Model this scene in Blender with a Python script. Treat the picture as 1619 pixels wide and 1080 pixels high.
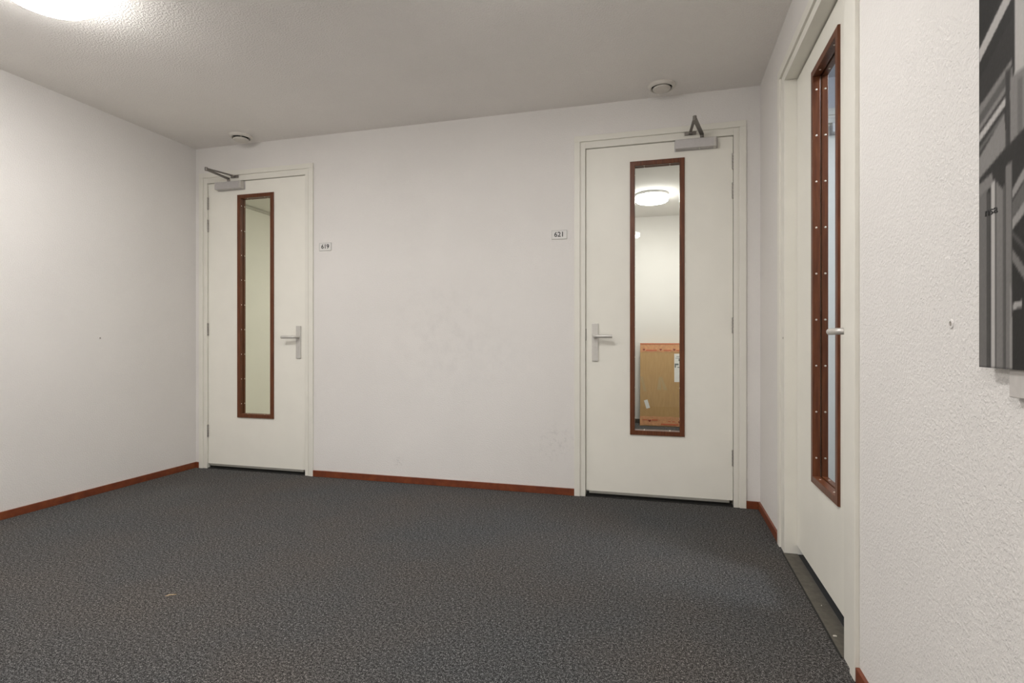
import bpy, bmesh, math, random
from mathutils import Vector, Matrix

# ---------------------------------------------------------------- scene, camera, light, exposure
for o in list(bpy.data.objects):
    bpy.data.objects.remove(o)
SC = bpy.context.scene
COL = SC.collection
PI = math.pi
random.seed(7)

W = 4.2586          # right wall plane
H = 2.60            # ceiling
EXPOSURE = 1.36
SC.view_settings.view_transform = 'Standard'
SC.view_settings.look = 'None'
SC.view_settings.gamma = 1.0
SC.view_settings.use_curve_mapping = False
SC.view_settings.exposure = EXPOSURE

cam_d = bpy.data.cameras.new('camera')
cam_d.sensor_fit = 'HORIZONTAL'
cam_d.sensor_width = 36.0
cam_d.lens = 874.53 / 1619 * 36.0
cam_d.clip_start = 0.02
cam = bpy.data.objects.new('camera', cam_d)
cam.location = (3.6892, -3.6765, 1.0289)
cam.rotation_euler = (PI / 2, 0, 0.268)
COL.objects.link(cam)
SC.camera = cam

world = bpy.data.worlds.new('world')
world.use_nodes = True
world.node_tree.nodes['Background'].inputs[0].default_value = (0.9, 0.95, 1.0, 1)
world.node_tree.nodes['Background'].inputs[1].default_value = 0.02
SC.world = world

LAMP_MAIN = 34.0     # emission of the two ceiling lamps in this hall
LAMP_STORE = 33.0    # lamp behind door 621
LAMP_LEFT = 43.0     # lamp behind door 619
LAMP_RIGHT = 40.0    # cool lamp behind the right-hand door
LAMP_COL = (1.0, 0.975, 0.955)
LAMP_DIM = 25.5      # hall lamp nearest the right wall, dimmed to keep that wall from glaring
LAMP_REAR = 31.0     # hall lamps behind the camera, the left one added as fill

# ---------------------------------------------------------------- materials
def new_mat(name):
    m = bpy.data.materials.new(name)
    m.use_nodes = True
    nt = m.node_tree
    return m, nt, nt.nodes['Principled BSDF']

def N(nt, t, **kw):
    n = nt.nodes.new(t)
    for k, v in kw.items():
        setattr(n, k, v)
    return n

def pos(nt):
    return N(nt, 'ShaderNodeNewGeometry').outputs['Position']

def noise(nt, vec, scale, detail=2, rough=0.5):
    n = N(nt, 'ShaderNodeTexNoise')
    n.inputs['Scale'].default_value = scale
    n.inputs['Detail'].default_value = detail
    n.inputs['Roughness'].default_value = rough
    nt.links.new(vec, n.inputs['Vector'])
    return n.outputs['Fac']

def ramp(nt, fac, stops):
    r = N(nt, 'ShaderNodeValToRGB')
    while len(r.color_ramp.elements) < len(stops):
        r.color_ramp.elements.new(0.5)
    for e, (p, c) in zip(r.color_ramp.elements, stops):
        e.position = p
        e.color = (c[0], c[1], c[2], 1)
    nt.links.new(fac, r.inputs['Fac'])
    return r.outputs['Color']

def bump(nt, b, height, strength, dist):
    n = N(nt, 'ShaderNodeBump')
    n.inputs['Strength'].default_value = strength
    n.inputs['Distance'].default_value = dist
    nt.links.new(height, n.inputs['Height'])
    nt.links.new(n.outputs['Normal'], b.inputs['Normal'])

def math_n(nt, op, a, b=None):
    n = N(nt, 'ShaderNodeMath', operation=op)
    for i, v in enumerate((a, b)):
        if v is None:
            continue
        if isinstance(v, (int, float)):
            n.inputs[i].default_value = v
        else:
            nt.links.new(v, n.inputs[i])
    return n.outputs[0]

def mixc(nt, fac, a, b):
    n = N(nt, 'ShaderNodeMix', data_type='RGBA')
    if isinstance(fac, (int, float)):
        n.inputs[0].default_value = fac
    else:
        nt.links.new(fac, n.inputs[0])
    for sock, v in ((n.inputs[6], a), (n.inputs[7], b)):
        if isinstance(v, tuple):
            sock.default_value = (v[0], v[1], v[2], 1)
        else:
            nt.links.new(v, sock)
    return n.outputs[2]

def plain(name, col, rough=0.5, metal=0.0, var=0.04, scale=30, bumpd=0.0, spec=0.5):
    """a near plain colour with slight procedural variation"""
    m, nt, b = new_mat(name)
    f = noise(nt, pos(nt), scale, 3)
    c = ramp(nt, f, [(0.3, tuple(v * (1 - var) for v in col)), (0.7, tuple(min(1, v * (1 + var)) for v in col))])
    nt.links.new(c, b.inputs['Base Color'])
    b.inputs['Roughness'].default_value = rough
    b.inputs['Metallic'].default_value = metal
    b.inputs['Specular IOR Level'].default_value = spec
    if bumpd:
        bump(nt, b, noise(nt, pos(nt), scale * 6, 2), 0.5, bumpd)
    return m

def spray_plaster(name, col, scale, dist, stains=()):
    m, nt, b = new_mat(name)
    p = pos(nt)
    big = noise(nt, p, 1.7, 4)
    c = ramp(nt, big, [(0.3, tuple(v * 0.975 for v in col)), (0.7, tuple(min(1, v * 1.02) for v in col))])
    for (center, radius, amount, freq, lo, hi) in stains:      # scuffs and smudges
        sub = N(nt, 'ShaderNodeVectorMath', operation='DISTANCE')
        nt.links.new(p, sub.inputs[0])
        sub.inputs[1].default_value = center
        fall = math_n(nt, 'SUBTRACT', 1.0, math_n(nt, 'DIVIDE', sub.outputs['Value'], radius))
        fall = math_n(nt, 'MAXIMUM', fall, 0.0)
        blot = N(nt, 'ShaderNodeMapRange')
        nt.links.new(noise(nt, p, freq, 4, 0.65), blot.inputs[0])
        blot.inputs[1].default_value = lo
        blot.inputs[2].default_value = hi
        f = math_n(nt, 'MULTIPLY', math_n(nt, 'MULTIPLY', fall, blot.outputs[0]), amount)
        c = mixc(nt, f, c, tuple(v * 0.45 for v in col))
    nt.links.new(c, b.inputs['Base Color'])
    b.inputs['Roughness'].default_value = 0.85
    b.inputs['Specular IOR Level'].default_value = 0.25
    n1 = noise(nt, p, scale, 2, 0.5)
    n2 = noise(nt, p, scale * 2.7, 2, 0.5)
    r = N(nt, 'ShaderNodeMapRange')
    nt.links.new(n1, r.inputs[0])
    r.inputs[1].default_value = 0.42
    r.inputs[2].default_value = 0.62
    hgt = math_n(nt, 'ADD', r.outputs[0], math_n(nt, 'MULTIPLY', n2, 0.5))
    bump(nt, b, hgt, 1.0, dist)
    return m

WALLC = (0.83, 0.805, 0.775)
M = {}
M['wall'] = spray_plaster('spray_plaster_wall', WALLC, 145, 0.0008)
M['wall_back'] = spray_plaster('spray_plaster_back_wall', WALLC, 145, 0.0006, (
    ((2.17, 0, 1.07), 0.55, 0.16, 9, 0.45, 0.75),
    ((2.55, 0, 0.92), 0.35, 0.10, 14, 0.45, 0.75),
    ((2.99, 0, 0.35), 0.16, 0.45, 30, 0.50, 0.75),
    ((1.82, 0, 0.15), 0.05, 0.6, 60, 0.50, 0.65),
    ((1.15, 0, 0.60), 0.25, 0.10, 20, 0.5, 0.75)))
M['ceiling'] = spray_plaster('spray_plaster_ceiling', (0.96, 0.925, 0.885), 105, 0.0016)
M['paint'] = plain('cream_door_paint', (0.89, 0.87, 0.79), 0.42, var=0.015, scale=6)
M['frame'] = plain('cream_frame_paint', (0.83, 0.81, 0.735), 0.40, var=0.02, scale=8)
M['inner_wall'] = plain('inner_room_wall', (0.80, 0.775, 0.74), 0.9, var=0.02, scale=3)
M['pale_bounce'] = plain('pale_bounce', (0.62, 0.60, 0.52), 0.6, var=0.05, scale=20)  # unseen floor, made pale to bounce light onto that room's ceiling
M['strip_pale'] = plain('pale_grey_strip', (0.50, 0.48, 0.42), 0.6)
M['green_wall'] = plain('left_room_wall', (0.80, 0.785, 0.72), 0.9, var=0.02, scale=3)
M['cool_wall'] = plain('right_room_wall', (0.66, 0.68, 0.73), 0.8, var=0.02, scale=3)
M['alu'] = plain('brushed_aluminium', (0.60, 0.58, 0.55), 0.42, 0.75, 0.05, 60)
M['handle'] = plain('satin_handle_metal', (0.64, 0.62, 0.585), 0.42, 0.45, 0.03, 60)
M['closer'] = plain('silver_closer_paint', (0.56, 0.54, 0.53), 0.45, 0.35, 0.03, 60)
M['arm'] = plain('dark_steel_arm', (0.25, 0.23, 0.21), 0.4, 0.6, 0.05, 60)
M['hinge'] = plain('worn_hinge_steel', (0.36, 0.34, 0.31), 0.45, 0.6, 0.1, 60)
M['strip'] = plain('grey_seal_strip', (0.36, 0.35, 0.31), 0.5, 0.3, 0.05, 40)
M['steel_dark'] = plain('dark_latch_steel', (0.10, 0.085, 0.07), 0.5, 0.5, 0.1, 60)
M['dark'] = plain('painted_gap_shade', (0.02, 0.02, 0.018), 0.9)  # near-black paint standing for shade in gaps and recesses, also the carpet edge
M['screw'] = plain('screw_heads', (0.80, 0.70, 0.58), 0.3, 0.6, 0.02, 60)
M['plastic'] = plain('vent_plastic', (0.74, 0.70, 0.64), 0.45, var=0.02)
M['lampbase'] = plain('lamp_base_white', (0.62, 0.61, 0.60), 0.5)
M['plate'] = plain('plate_white', (0.78, 0.77, 0.74), 0.4, var=0.01)
M['plate_rim'] = plain('plate_rim_grey', (0.60, 0.59, 0.56), 0.4)
M['ink'] = plain('black_ink', (0.03, 0.03, 0.03), 0.6)
M['sliver'] = plain('pale_wood_sliver', (0.62, 0.45, 0.25), 0.7, var=0.15, scale=200)
M['chip'] = plain('white_paint_chip', (0.7, 0.66, 0.58), 0.7, var=0.1, scale=200)
M['plug'] = plain('grey_wall_plug', (0.30, 0.28, 0.24), 0.6)
M['label'] = plain('white_label_paper', (0.80, 0.79, 0.76), 0.6, var=0.02)
M['tape_ink'] = plain('dark_red_tape_ink', (0.30, 0.05, 0.03), 0.6)
M['tape_ink_light'] = plain('red_tape_ink', (0.62, 0.16, 0.07), 0.6)
M['grey_print'] = plain('grey_label_ink', (0.16, 0.18, 0.17), 0.6)
M['panel_grey'] = plain('grey_panel_frame', (0.22, 0.23, 0.27), 0.5)
M['panel_white'] = plain('pale_panel_face', (0.80, 0.82, 0.88), 0.5)
M['board_grey'] = plain('grey_board_tone', (0.58, 0.55, 0.52), 0.8, var=0.06, scale=60)

def make_wood():
    m, nt, b = new_mat('red_brown_hardwood')
    tc = N(nt, 'ShaderNodeTexCoord')
    mp = N(nt, 'ShaderNodeMapping')
    nt.links.new(pos(nt), mp.inputs[0])
    mp.inputs['Scale'].default_value = (60, 60, 4)
    f = noise(nt, mp.outputs[0], 1.6, 4, 0.6)
    c = ramp(nt, f, [(0.25, (0.074, 0.022, 0.008)), (0.5, (0.132, 0.041, 0.015)), (0.75, (0.195, 0.065, 0.025))])
    nt.links.new(c, b.inputs['Base Color'])
    b.inputs['Roughness'].default_value = 0.38
    b.inputs['Specular IOR Level'].default_value = 0.35
    bump(nt, b, f, 0.15, 0.0006)
    return m
M['wood'] = make_wood()

def make_skirting():
    m, nt, b = new_mat('red_brown_skirting')
    f = noise(nt, pos(nt), 14, 5, 0.65)
    c = ramp(nt, f, [(0.3, (0.135, 0.030, 0.011)), (0.55, (0.20, 0.048, 0.016)), (0.75, (0.25, 0.075, 0.022))])
    nt.links.new(c, b.inputs['Base Color'])
    b.inputs['Roughness'].default_value = 0.45
    return m
M['skirting'] = make_skirting()

def make_carpet():
    m, nt, b = new_mat('anthracite_felt_carpet')
    p = pos(nt)
    fine = noise(nt, p, 270, 3, 0.75)
    mid = noise(nt, p, 105, 2, 0.6)
    mixf = math_n(nt, 'ADD', math_n(nt, 'MULTIPLY', fine, 0.72), math_n(nt, 'MULTIPLY', mid, 0.28))
    c = ramp(nt, mixf, [(0.37, (0.008, 0.008, 0.008)), (0.46, (0.040, 0.039, 0.038)),
                        (0.54, (0.112, 0.109, 0.106)), (0.63, (0.40, 0.39, 0.375))])
    big = noise(nt, p, 1.3, 4, 0.55)
    tint = ramp(nt, big, [(0.3, (0.90, 0.95, 1.0)), (0.7, (1.06, 1.0, 0.96))])
    mul = N(nt, 'ShaderNodeMix', data_type='RGBA', blend_type='MULTIPLY')
    mul.inputs[0].default_value = 1.0
    nt.links.new(c, mul.inputs[6])
    nt.links.new(tint, mul.inputs[7])
    nt.links.new(mul.outputs[2], b.inputs['Base Color'])
    b.inputs['Roughness'].default_value = 1.0
    b.inputs['Specular IOR Level'].default_value = 0.05
    bump(nt, b, mixf, 0.7, 0.004)
    return m
M['carpet'] = make_carpet()

def make_sill():
    m, nt, b = new_mat('worn_dark_threshold')
    f = noise(nt, pos(nt), 30, 5, 0.7)
    c = ramp(nt, f, [(0.3, (0.060, 0.054, 0.042)), (0.6, (0.105, 0.095, 0.075)), (0.8, (0.16, 0.145, 0.12))])
    nt.links.new(c, b.inputs['Base Color'])
    b.inputs['Roughness'].default_value = 0.55
    return m
M['sill'] = make_sill()

def make_cardboard():
    m, nt, b = new_mat('brown_cardboard')
    mp = N(nt, 'ShaderNodeMapping')
    nt.links.new(pos(nt), mp.inputs[0])
    mp.inputs['Scale'].default_value = (40, 40, 3)
    f = noise(nt, mp.outputs[0], 1.5, 4, 0.6)
    c = ramp(nt, f, [(0.3, (0.47, 0.285, 0.115)), (0.7, (0.54, 0.34, 0.145))])
    nt.links.new(c, b.inputs['Base Color'])
    b.inputs['Roughness'].default_value = 0.7
    return m
M['cardboard'] = make_cardboard()
M['tape'] = plain('orange_printed_tape', (0.66, 0.33, 0.16), 0.35, var=0.12, scale=40)
M['tape_clear'] = plain('glossy_clear_tape', (0.50, 0.36, 0.19), 0.25, var=0.03)

def make_glass():
    m, nt, b = new_mat('clear_pane_glass')
    nt.nodes.remove(b)
    out = nt.nodes['Material Output']
    tr = N(nt, 'ShaderNodeBsdfTransparent')
    tr.inputs[0].default_value = (0.95, 0.97, 0.95, 1)
    gl = N(nt, 'ShaderNodeBsdfGlossy')
    gl.inputs['Roughness'].default_value = 0.0
    fr = N(nt, 'ShaderNodeFresnel')
    fr.inputs[0].default_value = 1.45
    mx = N(nt, 'ShaderNodeMixShader')
    ge = N(nt, 'ShaderNodeNewGeometry')
    front = math_n(nt, 'SUBTRACT', 1.0, ge.outputs['Backfacing'])   # reflect once, at the outer face
    nt.links.new(math_n(nt, 'MULTIPLY', fr.outputs[0], front), mx.inputs[0])
    nt.links.new(tr.outputs[0], mx.inputs[1])
    nt.links.new(gl.outputs[0], mx.inputs[2])
    nt.links.new(mx.outputs[0], out.inputs[0])
    return m
M['glass'] = make_glass()

def make_emit(name, col, s):
    m, nt, b = new_mat(name)
    b.inputs['Base Color'].default_value = (0.8, 0.8, 0.8, 1)
    b.inputs['Emission Color'].default_value = (*col, 1)
    b.inputs['Emission Strength'].default_value = s
    return m
def lamp_mats(name, col, s):
    return (make_emit(name, col, s), make_emit(name + '_edge', col, s * 0.26))
M['lamp_main'] = lamp_mats('lit_diffuser_hall', LAMP_COL, LAMP_MAIN)
M['lamp_dim'] = lamp_mats('lit_diffuser_hall_dimmer', LAMP_COL, LAMP_DIM)
M['lamp_rear'] = lamp_mats('lit_diffuser_hall_rear', LAMP_COL, LAMP_REAR)
M['lamp_store'] = lamp_mats('lit_diffuser_store', LAMP_COL, LAMP_STORE)
M['lamp_left'] = lamp_mats('lit_diffuser_left_room', (1.0, 0.95, 0.88), LAMP_LEFT)
M['lamp_right'] = lamp_mats('lit_diffuser_right_room', (0.80, 0.86, 1.0), LAMP_RIGHT)

def make_print():
    m, nt, b = new_mat('monochrome_photo_print')
    a = N(nt, 'ShaderNodeAttribute', attribute_name='print')
    nt.links.new(a.outputs['Color'], b.inputs['Base Color'])
    b.inputs['Roughness'].default_value = 0.55
    b.inputs['Specular IOR Level'].default_value = 0.2
    return m
M['print'] = make_print()

# ---------------------------------------------------------------- mesh helpers
def link(name, bm, mat, parent=None, smooth=False, loc=None):
    bmesh.ops.recalc_face_normals(bm, faces=bm.faces)
    me = bpy.data.meshes.new(name)
    bm.to_mesh(me)
    bm.free()
    me.materials.append(mat)
    if smooth:
        for p in me.polygons:
            p.use_smooth = True
        try:
            me.set_sharp_from_angle(angle=math.radians(40))
        except Exception:
            pass
    o = bpy.data.objects.new(name, me)
    COL.objects.link(o)
    if parent:
        o.parent = parent
    if loc:
        o.location = loc
    return o

def bx(bm, x0, x1, y0, y1, z0, z1, bev=0.0):
    vs = [bm.verts.new((x, y, z)) for z in (z0, z1) for y in (y0, y1) for x in (x0, x1)]
    fs = [(0, 1, 3, 2), (4, 6, 7, 5), (0, 4, 5, 1), (2, 3, 7, 6), (0, 2, 6, 4), (1, 5, 7, 3)]
    faces = [bm.faces.new([vs[i] for i in f]) for f in fs]
    if bev:
        edges = list({e for f in faces for e in f.edges})
        bmesh.ops.bevel(bm, geom=edges, offset=bev, segments=2, profile=0.5, affect='EDGES')
    return bm

def box(*a, **k):
    return bx(bmesh.new(), *a, **k)

def lathe(bm, prof, seg=40, center=(0, 0, 0), axis='z'):
    """prof: (r, h) list"""
    rings = []
    for r, h in prof:
        ring = []
        n = 1 if r < 1e-6 else seg
        for i in range(n):
            a = 2 * PI * i / seg
            p = (r * math.cos(a), r * math.sin(a), h)
            if axis == 'y':
                p = (p[0], p[2], p[1])
            elif axis == 'x':
                p = (p[2], p[0], p[1])
            ring.append(bm.verts.new((p[0] + center[0], p[1] + center[1], p[2] + center[2])))
        rings.append(ring)
    for a, b in zip(rings, rings[1:]):
        for i in range(seg):
            j = (i + 1) % seg
            if len(a) == 1 and len(b) == 1:
                continue
            if len(a) == 1:
                bm.faces.new((a[0], b[i], b[j]))
            elif len(b) == 1:
                bm.faces.new((a[i], a[j], b[0]))
            else:
                bm.faces.new((a[i], a[j], b[j], b[i]))
    return bm

def bar(bm, p, q, w, h, bev=0.0):
    """rectangular bar from p to q, w across (horizontal), h vertical-ish"""
    p, q = Vector(p), Vector(q)
    d = (q - p).normalized()
    up = Vector((0, 0, 1)) if abs(d.z) < 0.95 else Vector((0, 1, 0))
    s = d.cross(up).normalized()
    u = s.cross(d).normalized()
    vs = []
    for e in (p, q):
        for a, b in ((-1, -1), (1, -1), (1, 1), (-1, 1)):
            vs.append(bm.verts.new(e + s * a * w / 2 + u * b * h / 2))
    fs = [(3, 2, 1, 0), (4, 5, 6, 7)] + [(i, (i + 1) % 4, 4 + (i + 1) % 4, 4 + i) for i in range(4)]
    faces = [bm.faces.new([vs[i] for i in f]) for f in fs]
    if bev:
        bmesh.ops.bevel(bm, geom=list({e for f in faces for e in f.edges}), offset=bev, segments=2, profile=0.5, affect='EDGES')
    return bm

def tube(bm, pts, r, seg=12):
    pts = [Vector(p) for p in pts]
    rings = []
    for i, p in enumerate(pts):
        if i == 0:
            d = pts[1] - p
        elif i == len(pts) - 1:
            d = p - pts[i - 1]
        else:
            d = (pts[i + 1] - p).normalized() + (p - pts[i - 1]).normalized()
        d.normalize()
        up = Vector((0, 0, 1)) if abs(d.z) < 0.9 else Vector((1, 0, 0))
        s = d.cross(up).normalized()
        u = s.cross(d)
        rings.append([bm.verts.new(p + (s * math.cos(2 * PI * k / seg) + u * math.sin(2 * PI * k / seg)) * r) for k in range(seg)])
    for a, b in zip(rings, rings[1:]):
        for k in range(seg):
            bm.faces.new((a[k], a[(k + 1) % seg], b[(k + 1) % seg], b[k]))
    bm.faces.new(rings[0][::-1])
    bm.faces.new(rings[-1])
    return bm

def ring_panel(x0, x1, z0, z1, hx0, hx1, hz0, hz1, y0, y1):
    """slab with a rectangular through-hole"""
    bm = bmesh.new()
    def four(a, b, c, d, y):
        return [bm.verts.new(v) for v in ((a, y, c), (b, y, c), (b, y, d), (a, y, d))]
    of, hf = four(x0, x1, z0, z1, y0), four(hx0, hx1, hz0, hz1, y0)
    ob, hb = four(x0, x1, z0, z1, y1), four(hx0, hx1, hz0, hz1, y1)
    for i in range(4):
        j = (i + 1) % 4
        bm.faces.new((of[i], of[j], hf[j], hf[i]))
        bm.faces.new((ob[j], ob[i], hb[i], hb[j]))
        bm.faces.new((of[j], of[i], ob[i], ob[j]))
        bm.faces.new((hf[i], hf[j], hb[j], hb[i]))
    return bm

def mitre_piece(side, x0, x1, z0, z1, w, y0, y1):
    """one mitred length of a rectangular bead (outer x0..x1, z0..z1)"""
    o = [(x0, z0), (x1, z0), (x1, z1), (x0, z1)]
    n = [(x0 + w, z0 + w), (x1 - w, z0 + w), (x1 - w, z1 - w), (x0 + w, z1 - w)]
    i = {'bottom': 0, 'right': 1, 'top': 2, 'left': 3}[side]
    j = (i + 1) % 4
    quad = [o[i], o[j], n[j], n[i]]
    bm = bmesh.new()
    f = [bm.verts.new((x, y0, z)) for x, z in quad]
    b = [bm.verts.new((x, y1, z)) for x, z in quad]
    faces = [bm.faces.new(f), bm.faces.new(b[::-1])]
    for k in range(4):
        faces.append(bm.faces.new((f[(k + 1) % 4], f[k], b[k], b[(k + 1) % 4])))
    long_e = [e for e in bm.edges if {e.verts[0], e.verts[1]} in ({f[0], f[1]}, {f[2], f[3]}, {b[0], b[1]}, {b[2], b[3]})]
    bmesh.ops.bevel(bm, geom=long_e, offset=0.0022, segments=2, profile=0.5, affect='EDGES')
    return bm

def empty(name, loc=(0, 0, 0), rz=0.0):
    o = bpy.data.objects.new(name, None)
    o.empty_display_size = 0.05
    o.location = loc
    o.rotation_euler = (0, 0, rz)
    COL.objects.link(o)
    return o

def tag(o, label=None, cat=None, group=None, kind=None):
    if label: o['label'] = label
    if cat: o['category'] = cat
    if group: o['group'] = group
    if kind: o['kind'] = kind
    return o

def struct(name, bm, mat, label=None):
    return tag(link(name, bm, mat), label, kind='structure')

def text_mesh(body, size, depth=0.0004, bold=0.0007):
    cu = bpy.data.curves.new('lettering', 'FONT')
    cu.body = body
    cu.size = size
    cu.align_x = 'CENTER'
    cu.align_y = 'CENTER'
    cu.extrude = depth
    cu.resolution_u = 4
    cu.offset = bold
    t = bpy.data.objects.new('lettering', cu)
    COL.objects.link(t)
    bpy.context.view_layer.update()
    dg = bpy.context.evaluated_depsgraph_get()
    me = bpy.data.meshes.new_from_object(t.evaluated_get(dg))
    bpy.data.objects.remove(t)
    return me

# ---------------------------------------------------------------- the room shell
FRONT = -5.3          # wall behind the camera
HW = 0.12             # wall thickness
D1 = (0.112, 1.034)   # openings in the back wall (frame outer sits inside)
D2 = (3.186, 4.105)
OPEN_H = 2.312
D3 = (-1.657, -0.740)
D3_H = 2.297

# back wall with its two door holes
bm = bmesh.new()
bx(bm, -0.12, D1[0] - 0.03, 0, HW, 0, H)
bx(bm, D1[0] - 0.03, D1[1] + 0.03, 0, HW, OPEN_H + 0.03, H)
bx(bm, D1[1] + 0.03, D2[0] - 0.03, 0, HW, 0, H)
bx(bm, D2[0] - 0.03, D2[1] + 0.03, 0, HW, OPEN_H + 0.03, H)
bx(bm, D2[1] + 0.03, W, 0, HW, 0, H)
struct('wall_back', bm, M['wall_back'], 'white spray-plastered back wall holding the two numbered doors')
struct('wall_left', box(-0.12, 0, FRONT, 0, 0, H), M['wall'], 'bare white spray-plastered wall on the left')
bm = bmesh.new()
bx(bm, W, W + HW, D3[1] + 0.03, HW, 0, H)
bx(bm, W, W + HW, D3[0] - 0.03, D3[1] + 0.03, D3_H + 0.03, H)
bx(bm, W, W + HW, FRONT, D3[0] - 0.03, 0, H)
struct('wall_right', bm, M['wall'], 'white spray-plastered right wall with the recessed door and the photo panel')
struct('wall_front', box(-0.12, W + HW, FRONT - 0.12, FRONT, 0, H), M['wall'], 'plain white wall behind the camera')
struct('ceiling', box(-0.12, W + HW, FRONT - 0.12, HW, H, H + 0.1), M['ceiling'], 'grey-white sprayed ceiling of the hall')
struct('floor', box(-0.12, W + 0.0, FRONT - 0.12, 0.0, -0.1, 0), M['carpet'], 'dark grey felt carpet of the hall')

# skirting boards (top edge eased)
def skirting(name, x0, x1, y0, y1, label, h=0.046):
    bm = box(x0, x1, y0, y1, 0, h, bev=0.0015)
    return struct(name, bm, M['skirting'], label)
skirting('baseboard_left', 0, 0.012, FRONT, 0, 'red-brown skirting along the left wall')
skirting('baseboard_back_left', 0.0125, 0.0415, -0.012, 0, 'short red-brown skirting end in the left corner')
skirting('baseboard_back', 1.108, 3.113, -0.012, 0, 'red-brown skirting between the two numbered doors')
skirting('baseboard_back_right', 4.179, W - 0.0125, -0.012, 0, 'short red-brown skirting in the right corner')
skirting('baseboard_right_far', W - 0.012, W, -0.609, 0, 'red-brown skirting between right corner and right-hand door')
skirting('baseboard_right', W - 0.012, W, FRONT, -1.792, 'red-brown skirting under the photo panel')

# ---------------------------------------------------------------- door frames
def door_frame(name, label, root_loc, rz, w, top, fr, arch_w, reveal, sill_mat, head_fr, leaf_y):
    """frame in door-local space: x 0..w is the leaf, front towards -y, y=0 wall plane.
    fr: visible width of the frame face beside the leaf, arch_w: width of the cover strip"""
    t = tag(empty(name, root_loc, rz), label, kind='structure')
    g = 0.003
    # jambs and head, with a stop behind the leaf
    for nm, x0, x1, sgn in (('jamb', -fr, -g, 1), ('jamb', w + g, w + fr, -1)):
        bm = box(x0, x1, -0.006, HW + 0.006, 0, top + head_fr, bev=0.0015)
        link('jamb', bm, M['frame'], t)
    link('head_jamb', box(-g, w + g, -0.006, HW + 0.006, top + g, top + head_fr, bev=0.0015), M['frame'], t)
    if reveal:
        y0, y1 = leaf_y - 0.016, leaf_y - 0.002      # stop in front of the recessed leaf: none, leaf closes on the far side
    y0 = leaf_y + 0.047
    if y0 + 0.02 < HW:
        st = bmesh.new()
        bx(st, -g, 0.016, y0, HW, 0, top + g)
        bx(st, w - 0.016, w + g, y0, HW, 0, top + g)
        bx(st, 0.016, w - 0.016, y0, HW, top - 0.016, top + g)
        link('door_stop', st, M['frame'], t)
    # cover strips: proud of the wall, a fine groove against the frame
    gr = 0.007
    ox0, ox1, oz = -fr - arch_w, w + fr + arch_w, top + head_fr + arch_w
    link('cover_strip', box(ox0, -fr - gr, -0.014, 0, 0, top + head_fr + gr, bev=0.002), M['frame'], t)
    link('cover_strip', box(w + fr + gr, ox1, -0.014, 0, 0, top + head_fr + gr, bev=0.002), M['frame'], t)
    link('cover_strip', box(ox0, ox1, -0.014, 0, top + head_fr + gr, oz, bev=0.002), M['frame'], t)
    gb = bmesh.new()
    bx(gb, -fr - gr, -fr, -0.003, 0, 0, top + head_fr)
    bx(gb, w + fr, w + fr + gr, -0.003, 0, 0, top + head_fr)
    bx(gb, -fr - gr, w + fr + gr, -0.003, 0, top + head_fr, top + head_fr + gr)
    link('shadow_groove', gb, M['frame'], t)
    if sill_mat == 'sill':
        link('threshold', box(-g, w + g, -0.010, leaf_y + 0.004, -0.02, 0.004, bev=0.002), M['sill'], t)
        link('painted_gap_shade', box(-g, w + g, leaf_y + 0.004, HW + 0.02, -0.02, 0.001), M['dark'], t)  # black slab painted for the shade under the leaf
        link('striker_hole', lathe(bmesh.new(), [(0, -0.0066), (0.006, -0.0066), (0.006, -0.004)], 14, (-0.030, 0, 1.046), 'y'), M['plug'], t)
        link('carpet_edge', box(-g, w + g, -0.0155, -0.0105, -0.01, 0.003), M['dark'], t)
    else:
        link('threshold', box(-g, w + g, 0.002, HW + 0.02, -0.02, 0.004), M['dark'], t)  # slab coloured black so the gap under the door looks shaded
    return t

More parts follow.
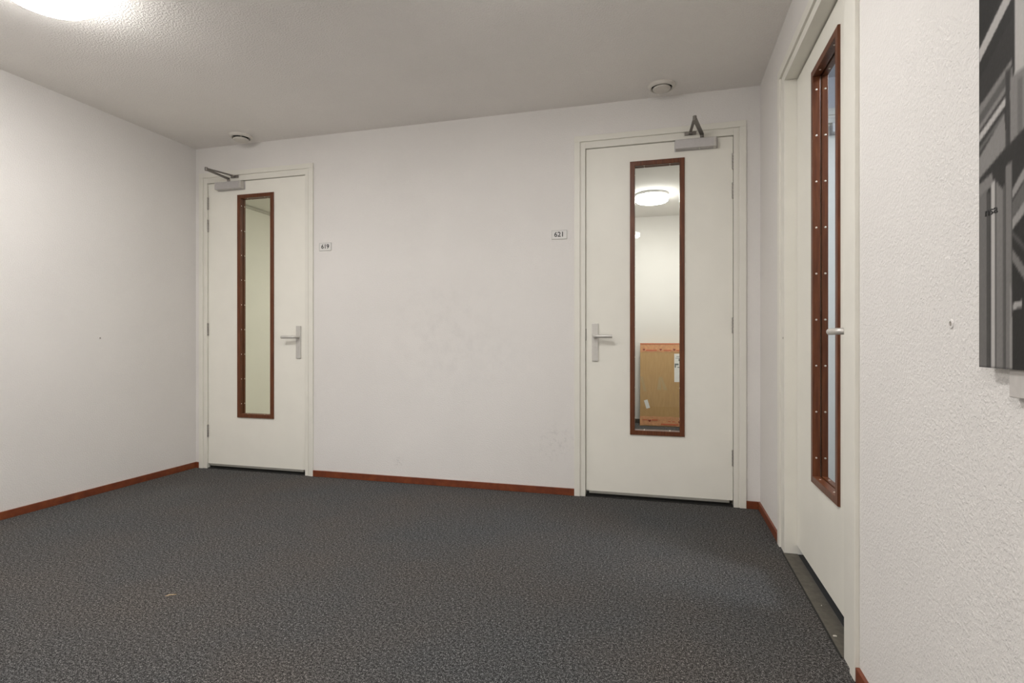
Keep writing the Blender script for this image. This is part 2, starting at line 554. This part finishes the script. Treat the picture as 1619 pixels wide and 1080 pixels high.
# ---------------------------------------------------------------- doors
SCREW_Z = [0.532 + 0.1975 * i for i in range(9)]
def door(name, label, root_loc, rz, w, z0, top, hinge, closer=None, win_off=0.0, win_w=0.340, win_z=(0.423, 2.199), window=True, bottom_strip=True, handle_off=0.061, lever_len=0.115):
    """leaf front at local y=0, x 0..w; hinge 'left' or 'right'"""
    t = tag(empty(name, root_loc, rz), label, kind='structure')
    wx0, wx1, wz0, wz1 = 0.287 + win_off, 0.287 + win_off + win_w, win_z[0], win_z[1]
    screw_z = [wz0 + (z - 0.423) / 1.776 * (wz1 - wz0) for z in SCREW_Z]
    bw = 0.030
    if window:
        link('leaf', ring_panel(0, w, z0, top, wx0 + 0.012, wx1 - 0.012, wz0 + 0.012, wz1 - 0.012, 0, 0.044), M['paint'], t)
    else:
        link('leaf', box(0, w, 0, 0.044, z0, top, bev=0.001), M['paint'], t)
    # glazing beads, front and back, each of four mitred lengths; screws in their inner faces
    scr = None
    for (y0, y1, yl) in (((-0.010, 0.020, 0.004), (0.026, 0.050, 0.039)) if window else ()):
        for side in ('bottom', 'right', 'top', 'left'):
            b = link('glazing_bead', mitre_piece(side, wx0, wx1, wz0, wz1, bw, y0, y1), M['wood'], t)
            pts = []
            if side == 'left':
                pts = [((wx0 + bw, yl, z), (0, PI / 2, 0)) for z in screw_z]
            elif side == 'right':
                pts = [((wx1 - bw, yl, z), (0, -PI / 2, 0)) for z in screw_z]
            elif side == 'top':
                pts = [((x, yl, wz1 - bw), (0, PI, 0)) for x in (wx0 + 0.09, wx1 - 0.09)]
            elif side == 'bottom':
                pts = [((x, yl, wz0 + bw), (0, 0, 0)) for x in (wx0 + 0.09, wx1 - 0.09)]
            for p, r in pts:
                if scr is None:
                    scr = link('screw', lathe(bmesh.new(), [(0.0042, 0), (0.0040, 0.0009), (0.0022, 0.0019), (0, 0.0022)], 12), M['screw'], b, True)
                    s = scr
                else:
                    s = scr.copy()
                    COL.objects.link(s)
                    s.parent = b
                s.location = p
                s.rotation_euler = r
    if window:
        link('glass_pane', box(wx0 + 0.014, wx1 - 0.014, 0.0202, 0.0258, wz0 + 0.014, wz1 - 0.014), M['glass'], t)
    # hardware
    hs = 1 if hinge == 'right' else -1               # handle is on the other side
    hx = handle_off if hinge == 'right' else w - handle_off
    plate = link('handle_plate', box(hx - 0.0215, hx + 0.0215, -0.010, 0, 0.898, 1.149, bev=0.003), M['handle'], t)
    z = 1.063
    lv = bmesh.new()
    lathe(lv, [(0.0, -0.016), (0.0125, -0.016), (0.0135, -0.0145), (0.0135, -0.010)], 20, (hx, 0, z), 'y')
    lathe(lv, [(0.0088, -0.050), (0.0088, -0.012)], 16, (hx, 0, z), 'y')
    L = lever_len * hs
    tube(lv, [(hx, -0.030, z), (hx, -0.046, z), (hx + 0.006 * hs, -0.054, z), (hx + 0.016 * hs, -0.057, z), (hx + L * 0.96, -0.057, z), (hx + L, -0.056, z)], 0.0115, 14)
    link('lever', lv, M['handle'], t, True)
    cy = bmesh.new()
    lathe(cy, [(0, -0.0125), (0.0075, -0.0125), (0.0085, -0.0115), (0.0085, -0.009)], 18, (hx, 0, 0.985), 'y')
    bx(cy, hx - 0.0045, hx + 0.0045, -0.0118, -0.009, 0.957, 0.982)
    link('lock_cylinder', cy, M['handle'], plate, True)
    # latch front in the gap
    lx = -0.0055 if hinge == 'right' else w - 0.001
    link('latch_plate', box(lx, lx + 0.0065, -0.0035, 0.03, 1.035, 1.115, bev=0.0008), M['steel_dark'], t)
    if bottom_strip:
        link('seal_strip', box(0.02, w - 0.02, -0.003, 0.040, z0 - 0.017, z0, bev=0.0015), M['strip'], t)
        link('seal_gap_shade', box(0.004, w - 0.004, 0.012, 0.034, 0.006, z0 - 0.016), M['dark'], t)  # black filler painted in as shade below the strip
    # hinges: knuckled barrels at the leaf's hinge edge
    if closer:
        gx = w + 0.0015 if hinge == 'right' else -0.0015
        for zz in (2.150, 1.968, 1.128, 0.303):
            hb = bmesh.new()
            prof = []
            for k in range(5):
                a, b_ = -0.050 + 0.02 * k, -0.030 + 0.02 * k
                prof += [(0.0040, a), (0.0074, a + 0.0022), (0.0074, b_ - 0.0022), (0.0040, b_)]
            prof = [(0, -0.052)] + prof + [(0, 0.052)]
            lathe(hb, prof, 14, (gx, -0.0055, zz))
            link('hinge', hb, M['hinge'], t, True)
    # overhead closer
    if closer:
        e = lambda d: (w - d) if hinge == 'right' else d     # distance from the hinge edge
        b0, b1, sp, sh, el = closer
        xa, xb = sorted((e(b0), e(b1)))
        body = link('closer_body', box(xa, xb, -0.047, -0.004, 2.243, 2.302, bev=0.004), M['closer'], t)
        link('closer_base_plate', box(xa - 0.004, xb + 0.010, -0.004, 0.0, 2.240, 2.304, bev=0.001), M['closer'], body)
        link('end_cap', box(xb - 0.016, xb + 0.002, -0.0485, -0.003, 2.2415, 2.3035, bev=0.003), M['alu'], body)
        ad = lathe(bmesh.new(), [(0, -0.004), (0.007, -0.004), (0.008, -0.002), (0.008, 0.002)], 16, (xa + (xb - xa) * 0.60, -0.026, 2.242))
        link('adjusting_screw', ad, M['alu'], body, True)
        sx, hx2 = e(sp), e(sh)
        ex, ey, ez = el
        am = bmesh.new()
        lathe(am, [(0, 0.022), (0.010, 0.022), (0.011, 0.020), (0.011, 0.0)], 18, (sx, -0.026, 2.301))
        bar(am, (sx, -0.026, 2.328), (ex, ey, ez), 0.024, 0.011, 0.0015)
        link('closer_arm', am, M['arm'], t)
        fa = bmesh.new()
        lathe(fa, [(0, 0.013), (0.010, 0.013), (0.011, 0.011), (0.011, -0.011), (0.010, -0.013), (0, -0.013)], 18, (ex, ey, ez + 0.004))
        bar(fa, (ex, ey, ez + 0.008), (hx2, -0.040, 2.345), 0.017, 0.009, 0.0015)
        link('closer_link', fa, M['arm'], t)
        so = bmesh.new()
        bx(so, hx2 - 0.035, hx2 + 0.035, -0.0245, -0.0205, 2.331, 2.351, bev=0.001)
        bx(so, hx2 - 0.010, hx2 + 0.010, -0.048, -0.0205, 2.333, 2.342, bev=0.002)
        link('closer_shoe', so, M['arm'], t)
    return t

LEAF_Y = 0.008
# door 619 (left) and its frame
door_frame('trim_1', 'cream door frame around door 619 in the left corner', (0.118, 0, 0), 0, 0.914, 2.307, 0.031, 0.045, False, 'dark', 0.041, LEAF_Y)
door('door_1', 'cream door 619 in the left corner with narrow brown-framed glass', (0.118, LEAF_Y, 0), 0, 0.914, 0.040, 2.307, 'left',
     closer=(0.102, 0.350, 0.220, 0.275, (0.195, -0.224, 2.345)))
door_frame('trim_2', 'cream door frame around door 621 right of centre', (3.189, 0, 0), 0, 0.914, 2.307, 0.031, 0.045, False, 'dark', 0.041, LEAF_Y)
door('door_2', 'cream door 621 with a cardboard box visible through its glass', (3.189, LEAF_Y, 0), 0, 0.914, 0.040, 2.307, 'right',
     closer=(0.100, 0.345, 0.184, 0.253, (0.676, -0.246, 2.345)))
# the door in the right wall, recessed and closing on the far side
door_frame('trim_3', 'cream door frame of the recessed door in the right wall', (W, -0.740, 0), -PI / 2, 0.917, 2.294, 0.079, 0.054, True, 'sill', 0.041, 0.050)
door('door_3', 'cream recessed door in the right wall seen at a steep angle', (W + 0.050, -0.740, 0), -PI / 2, 0.917, 0.046, 2.290, 'left',
     win_off=0.015, win_w=0.378, win_z=(0.427, 2.184), bottom_strip=False, handle_off=0.050, lever_len=0.105)

# ---------------------------------------------------------------- rooms behind the doors
def room(prefix, x0, x1, y0, y1, wall, sides, label, floor='carpet'):
    for s in sides:
        if s == 'left': b = box(x0 - 0.05, x0, y0, y1, 0, H)
        if s == 'right': b = box(x1, x1 + 0.05, y0, y1, 0, H)
        if s == 'far': b = box(x0 - 0.05, x1 + 0.05, y1, y1 + 0.05, 0, H)
        if s == 'near': b = box(x0 - 0.05, x1 + 0.05, y0 - 0.05, y0, 0, H)
        struct('wall_%s_%s' % (prefix, s), b, wall, '%s, %s side' % (label, s))
    struct('ceiling_%s' % prefix, box(x0 - 0.05, x1 + 0.05, y0, y1 + 0.05, H, H + 0.05), wall, 'ceiling of the ' + label.split(' wall')[0])
    struct('floor_%s' % prefix, box(x0, x1, y0, y1, -0.1, 0.0), M[floor], '%s floor of the ' % floor.replace('_', ' ') + label.split(' wall')[0])

room('left_room', -0.95, 1.9, HW, 4.4, M['green_wall'], ('left', 'right', 'far'), 'room behind door 619 wall', 'pale_bounce')
struct('trim_5', box(-0.95, -0.935, HW, 4.4, H - 0.035, H - 0.004), M['strip_pale'], 'pale grey ceiling strip in the room behind door 619')
room('store', 2.5, 4.25, HW, 3.5, M['inner_wall'], ('left', 'right', 'far'), 'store room behind door 621 wall')
room('right_room', W + HW, 5.9, -3.4, 0.0, M['cool_wall'], ('right', 'far', 'near'), 'room behind the right-hand door wall')
# the next door along, seen through that room
door_frame('trim_4', 'door frame seen through the glass of the right-hand door', (4.50, -0.052, 0), 0, 0.914, 2.307, 0.031, 0.045, False, 'dark', 0.041, LEAF_Y)
door('door_4', 'closed door with a closer seen through the glass of the right-hand door', (4.50, -0.052 + LEAF_Y, 0), 0, 0.914, 0.040, 2.307, 'left',
     closer=(0.132, 0.360, 0.240, 0.300, (0.230, -0.224, 2.345)), window=False)
struct('baseboard_store', box(2.5, 4.25, 3.488, 3.5, 0, 0.05), M['steel_dark'], 'dark skirting at the back of the store room')

# ---------------------------------------------------------------- lamps
def ceiling_lamp(name, label, loc, r, mat):
    t = tag(empty(name, loc), label, 'lamp')
    k = r / 0.17
    base = [(0, 0.0), (0.166 * k, 0.0), (0.172 * k, -0.004), (0.173 * k, -0.024), (0.170 * k, -0.027), (0.150 * k, -0.027)]
    link('base_plate', lathe(bmesh.new(), base, 64), M['lampbase'], t, True)
    # opal cover: bright flat bottom, weaker upright edge
    edge = [(0.150 * k, -0.0275), (0.1685 * k, -0.0285), (0.170 * k, -0.034), (0.170 * k, -0.060), (0.167 * k, -0.072)]
    link('diffuser_edge', lathe(bmesh.new(), edge, 64), mat[1], t, True)
    dif = [(0.167 * k, -0.072), (0.157 * k, -0.081), (0.130 * k, -0.088), (0.08 * k, -0.093), (0, -0.095)]
    link('diffuser', lathe(bmesh.new(), dif, 64), mat[0], t, True)
    return t
ceiling_lamp('ceiling_lamp', 'round lit ceiling lamp at the upper left of the hall', (1.095, -1.89, H), 0.17, M['lamp_main'])
ceiling_lamp('ceiling_lamp', 'round lit hall ceiling lamp in front of door 621, above the view', (3.10, -1.89, H), 0.17, M['lamp_dim'])
ceiling_lamp('ceiling_lamp', 'round added fill lamp behind the camera, left of the view', (1.07, -4.35, H), 0.17, M['lamp_rear'])  # unseen lamp added to lift the hall's overall light
ceiling_lamp('ceiling_lamp', 'round hall ceiling lamp behind the camera, right-hand side', (3.19, -4.35, H), 0.17, M['lamp_rear'])
ceiling_lamp('ceiling_lamp', 'round lit ceiling lamp seen through the glass of door 621', (3.565, 2.40, H), 0.17, M['lamp_store'])
ceiling_lamp('ceiling_lamp', 'round ceiling lamp in the room behind door 619', (0.9, 2.2, H), 0.17, M['lamp_left'])
ceiling_lamp('ceiling_lamp', 'round cool ceiling lamp in the room behind the right-hand door', (5.1, -1.5, H), 0.17, M['lamp_right'])

# ---------------------------------------------------------------- ceiling vents
def vent(label, x, y, drop, rd):
    t = tag(empty('ceiling_vent', (x, y, H)), label, 'vent', 'round ceiling vents above the back doors')
    rim = [(0.082, 0), (0.083, -0.004), (0.080, -0.012), (0.073, -0.019), (0.066, -0.020), (0.061, -0.014), (0.060, 0)]
    link('rim', lathe(bmesh.new(), rim, 48), M['plastic'], t, True)
    link('throat', lathe(bmesh.new(), [(0.060, -0.002), (0.0, -0.002)], 48), M['dark'], t)
    d = [(r * rd, h - drop) for r, h in [(0, -0.012), (0.050, -0.012), (0.056, -0.016), (0.0575, -0.021), (0.055, -0.026), (0.040, -0.0275), (0, -0.028)]]
    link('valve_disc', lathe(bmesh.new(), d, 48), M['plastic'], t, True)
    st = lathe(bmesh.new(), [(0.006, -0.002), (0.006, -0.013 - drop)], 12)
    link('stem', st, M['plastic'], t, True)
    return t
vent('round ceiling vent in the left corner above door 619', 0.575, -0.152, 0.010, 0.96)
vent('round ceiling vent above door 621 near the right corner', 3.676, -0.162, 0.0, 0.94)

# ---------------------------------------------------------------- number plates
def number_plate(txt, x, z, label):
    t = tag(empty('number_plate', (x, 0, z)), label, 'sign', 'door number plates on the back wall')
    link('plate', box(-0.050, 0.050, -0.005, 0, -0.0285, 0.0285, bev=0.001), M['plate'], t)
    rim = bmesh.new()
    for a in ((-0.052, -0.0485, -0.030, 0.030), (0.0485, 0.052, -0.030, 0.030), (-0.0485, 0.0485, -0.030, -0.0265), (-0.0485, 0.0485, 0.0265, 0.030)):
        bx(rim, a[0], a[1], -0.0065, 0, a[2], a[3])
    link('rim', rim, M['plate_rim'], t)
    me = text_mesh(txt, 0.046)
    me.materials.clear()
    me.materials.append(M['ink'])
    o = bpy.data.objects.new('number', me)
    COL.objects.link(o)
    o.parent = t
    o.location = (0, -0.0056, 0)
    o.rotation_euler = (PI / 2, 0, 0)
    return t
number_plate('619', 1.211, 1.748, 'small white 619 number plate right of the door in the left corner')
number_plate('621', 3.010, 1.748, 'small white 621 number plate left of the door with the cardboard box behind it')

# ---------------------------------------------------------------- photo panel on the right wall
def photo_panel():
    Y0, Y1 = -2.490, -3.55          # far edge, near edge (towards the camera)
    Z0, Z1 = 0.983, 2.05
    XF = W - 0.020
    t = tag(empty('photo_panel', (W, Y0, Z0)), 'unframed black-and-white photo print panel of steel girders on right wall', 'picture')
    # print content in panel coordinates: s to the right along the wall from the far edge, z upward; mono values
    P = []
    def poly(c, *pts): P.append((c, pts))
    sR = 1.06
    poly(46, (0, Z0), (sR, Z0), (sR, Z1), (0, Z1))
    poly(40, (0, 1.56), (0.10, 1.64), (0.10, Z1), (0, Z1))
    poly(54, (0, 1.42), (0.10, 1.47), (0.10, 1.56), (0, 1.50))
    # big pale upright and brace at the top
    poly(188, (0.1035, 1.43), (0.175, 1.43), (0.185, Z1), (0.112, Z1))
    poly(182, (0.0, 1.531), (0.0, 1.556), (0.108, 1.625), (0.106, 1.596))
    # sloping beams below the brace
    poly(118, (0.0, 1.455), (0.100, 1.478), (0.098, 1.430), (0.0, 1.380))
    poly(128, (0.0, 1.452), (0.098, 1.492), (0.098, 1.482), (0.0, 1.436))
    poly(92, (0.0, 1.436), (0.095, 1.478), (0.095, 1.462), (0.0, 1.418))
    poly(134, (0.0, 1.418), (0.090, 1.458), (0.090, 1.436), (0.0, 1.408))
    poly(60, (0.0, 1.408), (0.090, 1.448), (0.090, 1.441), (0.0, 1.401))
    poly(186, (0.0, 1.402), (0.091, 1.441), (0.091, 1.428), (0.0, 1.388))
    poly(58, (0.0, 1.388), (0.084, 1.424), (0.084, 1.416), (0.0, 1.378))
    poly(104, (0.0, 1.378), (0.078, 1.414), (0.070, 1.398), (0.0, 1.366))
    poly(62, (0.0, 1.369), (0.070, 1.402), (0.064, 1.392), (0.0, 1.358))
    poly(138, (0.0, 1.360), (0.078, 1.410), (0.080, 1.352), (0.0, 1.322))
    poly(66, (0.080, 1.478), (0.092, 1.478), (0.090, 1.330), (0.080, 1.330))
    poly(134, (0.093, 1.462), (0.150, 1.462), (0.150, 1.36), (0.092, 1.335))
    poly(112, (0.112, 1.450), (0.126, 1.450), (0.126, 1.35), (0.112, 1.345))
    # dark cross beam
    poly(52, (0.0, 1.322), (0.078, 1.350), (0.30, 1.42), (0.30, 1.33), (0.10, 1.285), (0.050, 1.305), (0.0, 1.312))
    # upright bundle lower left
    poly(112, (0.0, Z0), (0.027, Z0), (0.027, 1.30), (0.0, 1.312))
    poly(78, (0.024, Z0), (0.036, Z0), (0.036, 1.285), (0.024, 1.295))
    poly(128, (0.0, 1.312), (0.040, 1.322), (0.046, 1.300), (0.0, 1.290))
    poly(186, (0.037, Z0), (0.051, Z0), (0.051, 1.308), (0.037, 1.302))
    poly(126, (0.052, Z0), (0.072, Z0), (0.072, 1.285), (0.052, 1.305))
    poly(92, (0.072, Z0), (0.079, Z0), (0.079, 1.290), (0.072, 1.290))
    poly(122, (0.079, Z0), (0.099, Z0), (0.097, 1.325), (0.080, 1.320))
    poly(150, (0.091, Z0), (0.098, Z0), (0.097, 1.11), (0.092, 1.13))
    # braces lower right
    poly(150, (0.099, 1.262), (0.19, 1.330), (0.19, 1.356), (0.099, 1.278))
    poly(100, (0.099, 1.232), (0.19, 1.285), (0.19, 1.330), (0.099, 1.258))
    poly(152, (0.099, 1.212), (0.19, 1.268), (0.19, 1.290), (0.099, 1.230))
    poly(120, (0.099, 1.160), (0.19, 1.062), (0.19, 1.085), (0.099, 1.180))
    poly(82, (0.099, 1.200), (0.19, 1.120), (0.19, 1.128), (0.099, 1.210))
    poly(168, (0.100, 1.080), (0.124, 1.084), (0.124, 1.094), (0.100, 1.092))
    # continuation outside the view: further bays of the same steelwork
    for k in range(1, 6):
        s = 0.17 * k + 0.02
        poly(150, (s, Z0), (s + 0.03, Z0), (s + 0.035, Z1), (s + 0.005, Z1))
        poly(100, (s + 0.03, Z0), (s + 0.05, Z0), (s + 0.05, Z1), (s + 0.035, Z1))
        poly(140, (s, 1.25 + 0.03 * k), (s + 0.17, 1.45 + 0.03 * k), (s + 0.17, 1.48 + 0.03 * k), (s, 1.28 + 0.03 * k))
        poly(120, (s, 1.62), (s + 0.17, 1.78), (s + 0.17, 1.81), (s, 1.65))
        poly(90, (s, 1.15), (s + 0.17, 1.02), (s + 0.17, 1.04), (s, 1.18))
    def inside(x, y, pts):
        r = False
        j = len(pts) - 1
        for i in range(len(pts)):
            (xi, yi), (xj, yj) = pts[i], pts[j]
            if (yi > y) != (yj > y) and x < (xj - xi) * (y - yi) / (yj - yi) + xi:
                r = not r
            j = i
        return r
    ss = [0.0025 * i for i in range(65)]
    while ss[-1] < 1.04: ss.append(ss[-1] + 0.02)
    ss.append(Y0 - Y1)
    zs = [Z0 + 0.004 * i for i in range(int((1.70 - Z0) / 0.004) + 1)]
    while zs[-1] < Z1 - 0.02: zs.append(zs[-1] + 0.02)
    zs.append(Z1)
    boxes = [(c, pts, min(p[0] for p in pts), max(p[0] for p in pts), min(p[1] for p in pts), max(p[1] for p in pts)) for c, pts in P]
    vals = []
    for z in zs:
        row = []
        for s in ss:
            acc = 0
            offs = ((-0.001, -0.0013), (0.001, -0.0013), (-0.001, 0.0013), (0.001, 0.0013)) if s < 0.17 and z < 1.71 else ((0, 0),)
            for du, dv in offs:                 # soft edges
                v = 46
                for c, pts, a, b, c0, d0 in boxes:
                    if a <= s + du <= b and c0 <= z + dv <= d0 and inside(s + du, z + dv, pts):
                        v = c
                acc += v
            row.append(acc / len(offs) + random.uniform(-3, 3))
        vals.append(row)
    def lin(v):
        v = max(0, v) / 255
        v = v / 12.92 if v <= 0.04045 else ((v + 0.055) / 1.055) ** 2.4
        return v * 0.92
    nS, nZ = len(ss), len(zs)
    verts = [(0.0, -s, z - Z0) for z in zs for s in ss]
    faces = [(i * nS + j, i * nS + j + 1, (i + 1) * nS + j + 1, (i + 1) * nS + j) for i in range(nZ - 1) for j in range(nS - 1)]
    me = bpy.data.meshes.new('print')
    me.from_pydata(verts, [], faces)
    at = me.color_attributes.new('print', 'FLOAT_COLOR', 'POINT')
    flat = []
    for row in vals:
        for v in row:
            l = lin(v)
            flat += [l * 1.03, l * 0.99, l * 0.95, 1.0]
    at.data.foreach_set('color', flat)
    me.materials.append(M['print'])
    o = bpy.data.objects.new('print', me)
    COL.objects.link(o)
    o.parent = t
    o.location = (-0.0205, 0, 0)
    L = Y0 - Y1
    link('panel_board', box(-0.020, -0.014, -L, 0, 0, Z1 - Z0, bev=0.0005), M['plate'], t)
    link('grey_board', box(-0.0135, 0, -L + 0.1, -0.075, -0.047, Z1 - Z0 - 0.1, bev=0.002), M['board_grey'], t)  # grey board behind the panel, showing below its lower edge
    tm = text_mesh('nsa', 0.021, bold=0.0)
    tm.materials.clear()
    tm.materials.append(M['ink'])
    lt = bpy.data.objects.new('lettering', tm)
    COL.objects.link(lt)
    lt.parent = t
    lt.location = (-0.0212, -0.039, 1.256 - Z0)
    lt.scale = (1.45, 1, 1)
    lt.rotation_euler = (PI / 2, 0, -PI / 2)
    return t
photo_panel()

# ---------------------------------------------------------------- cardboard box in the store room
def carton():
    y = 3.26
    t = tag(empty('cardboard_box', (3.406, y, 0)), 'flat brown cardboard box with orange tape leaning behind door 621', 'box')
    t.rotation_euler = (math.radians(-6.5), 0, 0)
    w, h, d = 0.72, 1.015, 0.10
    link('carton', box(0, w, 0, d, 0, h, bev=0.004), M['cardboard'], t)
    def tape(z0, z1, nm):
        # wrinkled strip wrapped over the front: slightly wavy edge
        bm = bmesh.new()
        n = 24
        lo, hi = [], []
        for i in range(n + 1):
            x = -0.001 + (w + 0.002) * i / n
            lo.append(bm.verts.new((x, -0.0018 - 0.0012 * (i % 2), z0 + random.uniform(-0.006, 0.006))))
            hi.append(bm.verts.new((x, -0.0018 - 0.0012 * (i % 2), z1 + random.uniform(-0.004, 0.004))))
        for i in range(n):
            bm.faces.new((lo[i], lo[i + 1], hi[i + 1], hi[i]))
        o = link(nm, bm, M['tape'], t)
        sol = o.modifiers.new('thickness', 'SOLIDIFY')
        sol.thickness = 0.0012
        return o
    tp = tape(0.905, 1.012, 'tape_band')
    tb = tape(0.008, 0.118, 'tape_band')
    def heart(bm, x, z, s):
        pts = []
        for k in range(20):
            a = 2 * PI * k / 20
            pts.append((x + s * 0.060 * 16 * math.sin(a) ** 3 / 16 * 8, z + s * 0.5 * (13 * math.cos(a) - 5 * math.cos(2 * a) - 2 * math.cos(3 * a) - math.cos(4 * a)) / 16))
        f = [bm.verts.new((p[0], -0.0062, p[1])) for p in pts]
        b = [bm.verts.new((p[0], -0.0042, p[1])) for p in pts]
        bm.faces.new(f)
        for k in range(20):
            bm.faces.new((f[(k + 1) % 20], f[k], b[k], b[(k + 1) % 20]))
    bm = bmesh.new()
    for x in (0.045, 0.245, 0.405, 0.565): heart(bm, x, 0.935, 0.030)
    link('tape_mark', bm, M['tape_ink'], tp)['kind'] = 'stuff'
    bm = bmesh.new()
    heart(bm, 0.115, 0.065, 0.036)
    heart(bm, 0.46, 0.06, 0.026)
    link('tape_mark', bm, M['tape_ink'], tb)['kind'] = 'stuff'
    bm = bmesh.new()
    for x0, x1, z0, z1 in ((0.07, 0.20, 0.918, 0.934), (0.28, 0.37, 0.920, 0.932), (0.43, 0.53, 0.918, 0.931), (0.00, 0.70, 1.000, 1.011)):
        bx(bm, x0, x1, -0.0055, -0.0040, z0, z1)
    link('tape_lettering', bm, M['tape_ink_light'], tp)['kind'] = 'stuff'
    bm = bmesh.new()
    for x0, x1, z0, z1 in ((0.03, 0.09, 0.070, 0.080), (0.14, 0.21, 0.068, 0.082), (0.33, 0.36, 0.058, 0.068), (0.38, 0.41, 0.056, 0.066), (0.25, 0.45, 0.018, 0.036)):
        bx(bm, x0, x1, -0.0055, -0.0040, z0, z1)
    link('tape_lettering', bm, M['tape_ink_light'], tb)['kind'] = 'stuff'
    # white shipping label with a few grey lines
    lb = link('shipping_label', box(0.405, 0.56, -0.0015, 0.001, 0.54, 0.885), M['label'], t)
    bm = bmesh.new()
    bx(bm, 0.43, 0.47, -0.0025, -0.0012, 0.848, 0.854)
    bx(bm, 0.42, 0.475, -0.0025, -0.0012, 0.828, 0.833)
    bx(bm, 0.455, 0.475, -0.0025, -0.0012, 0.795, 0.822)
    bx(bm, 0.49, 0.54, -0.0025, -0.0012, 0.80, 0.84)
    bx(bm, 0.41, 0.455, -0.0025, -0.0012, 0.745, 0.765)
    bx(bm, 0.41, 0.425, -0.0025, -0.0012, 0.715, 0.745)
    bx(bm, 0.440, 0.480, -0.0025, -0.0012, 0.715, 0.725)
    link('label_print', bm, M['grey_print'], lb)['kind'] = 'stuff'
    s = box(-0.022, 0.022, -0.0015, 0.001, -0.052, 0.052)
    sm = link('small_sticker', s, M['label'], t, loc=(0.083, 0, 0.265))
    sm.rotation_euler = (0, math.radians(-17), 0)
    # strips of clear tape
    bm = bmesh.new()
    for (xa, xb, xc, xd, z0, z1) in ((0.00, 0.03, 0.075, 0.045, 0.42, 0.60), (0.225, 0.245, 0.255, 0.20, 0.44, 0.60), (0.24, 0.26, 0.325, 0.28, 0.44, 0.60)):
        v = [bm.verts.new(p) for p in ((xd if xd < xc else xc, -0.001, z0), (max(xc, xd), -0.001, z0), (xb, -0.001, z1), (xa, -0.001, z1))]
        bm.faces.new(v)
    link('clear_tape', bm, M['tape_clear'], t)['kind'] = 'stuff'
    return t
carton()

# ---------------------------------------------------------------- small things
def wall_plug(label, loc, rz):
    t = tag(empty('wall_plug', loc, rz), label, 'wall plug')
    col = lathe(bmesh.new(), [(0.0058, 0), (0.0100, 0), (0.009, -0.002), (0.0060, -0.0028), (0.0056, 0.0)], 20, axis='y')
    link('collar', col, M['wall'], t, True)
    hole = lathe(bmesh.new(), [(0.0058, -0.001), (0, -0.001)], 16, axis='y')
    link('hole', hole, M['plug'], t)
    return t
wall_plug('open wall plug hole in the bare left wall', (0, -0.798, 1.052), PI / 2)
wall_plug('open wall plug hole right of the right-hand door frame', (W, -2.343, 1.065), -PI / 2)

def sliver():
    bm = bmesh.new()
    pts = [(-0.019, -0.003, 0.002), (-0.006, 0.001, 0.004), (0.006, 0.001, 0.0035), (0.020, 0.005, 0.002)]
    prev = None
    for i, p in enumerate(pts):
        w = (0.0008, 0.0026, 0.0022, 0.0008)[i]
        ring = [bm.verts.new((p[0], p[1] - w, p[2])), bm.verts.new((p[0], p[1], p[2] + w * 0.7)), bm.verts.new((p[0], p[1] + w, p[2])), bm.verts.new((p[0], p[1], p[2] - w * 0.6))]
        if prev:
            for k in range(4):
                bm.faces.new((prev[k], prev[(k + 1) % 4], ring[(k + 1) % 4], ring[k]))
        else:
            bm.faces.new(ring)
        prev = ring
    bm.faces.new(prev)
    o = link('wood_sliver', bm, M['sliver'], None)
    o.location = (1.767, -1.886, 0.001)
    o.rotation_euler = (0, 0, math.radians(28))
    tag(o, 'pale wood sliver lying on the dark carpet at lower left', 'debris')
sliver()

def chip(label, loc, s, rz):
    bm = bmesh.new()
    top = [bm.verts.new((s * r * math.cos(a), s * r * 0.6 * math.sin(a), 0.0018 + 0.0006 * (k % 2))) for k, (a, r) in enumerate([(i * PI / 3, random.uniform(0.6, 1.1)) for i in range(6)])]
    bot = [bm.verts.new((v.co.x, v.co.y, 0)) for v in top]
    bm.faces.new(top)
    bm.faces.new(bot[::-1])
    for k in range(6):
        bm.faces.new((top[(k + 1) % 6], top[k], bot[k], bot[(k + 1) % 6]))
    o = link('paint_chip', bm, M['chip'], None)
    o.location = loc
    o.rotation_euler = (0, 0, rz)
    tag(o, label, 'debris')
chip('larger white paint chip at the near end of the dark threshold', (W + 0.004, -1.525, 0.0042), 0.009, 0.3)
chip('tiny white paint chip halfway along the dark threshold', (W + 0.020, -1.29, 0.0042), 0.004, 1.1)
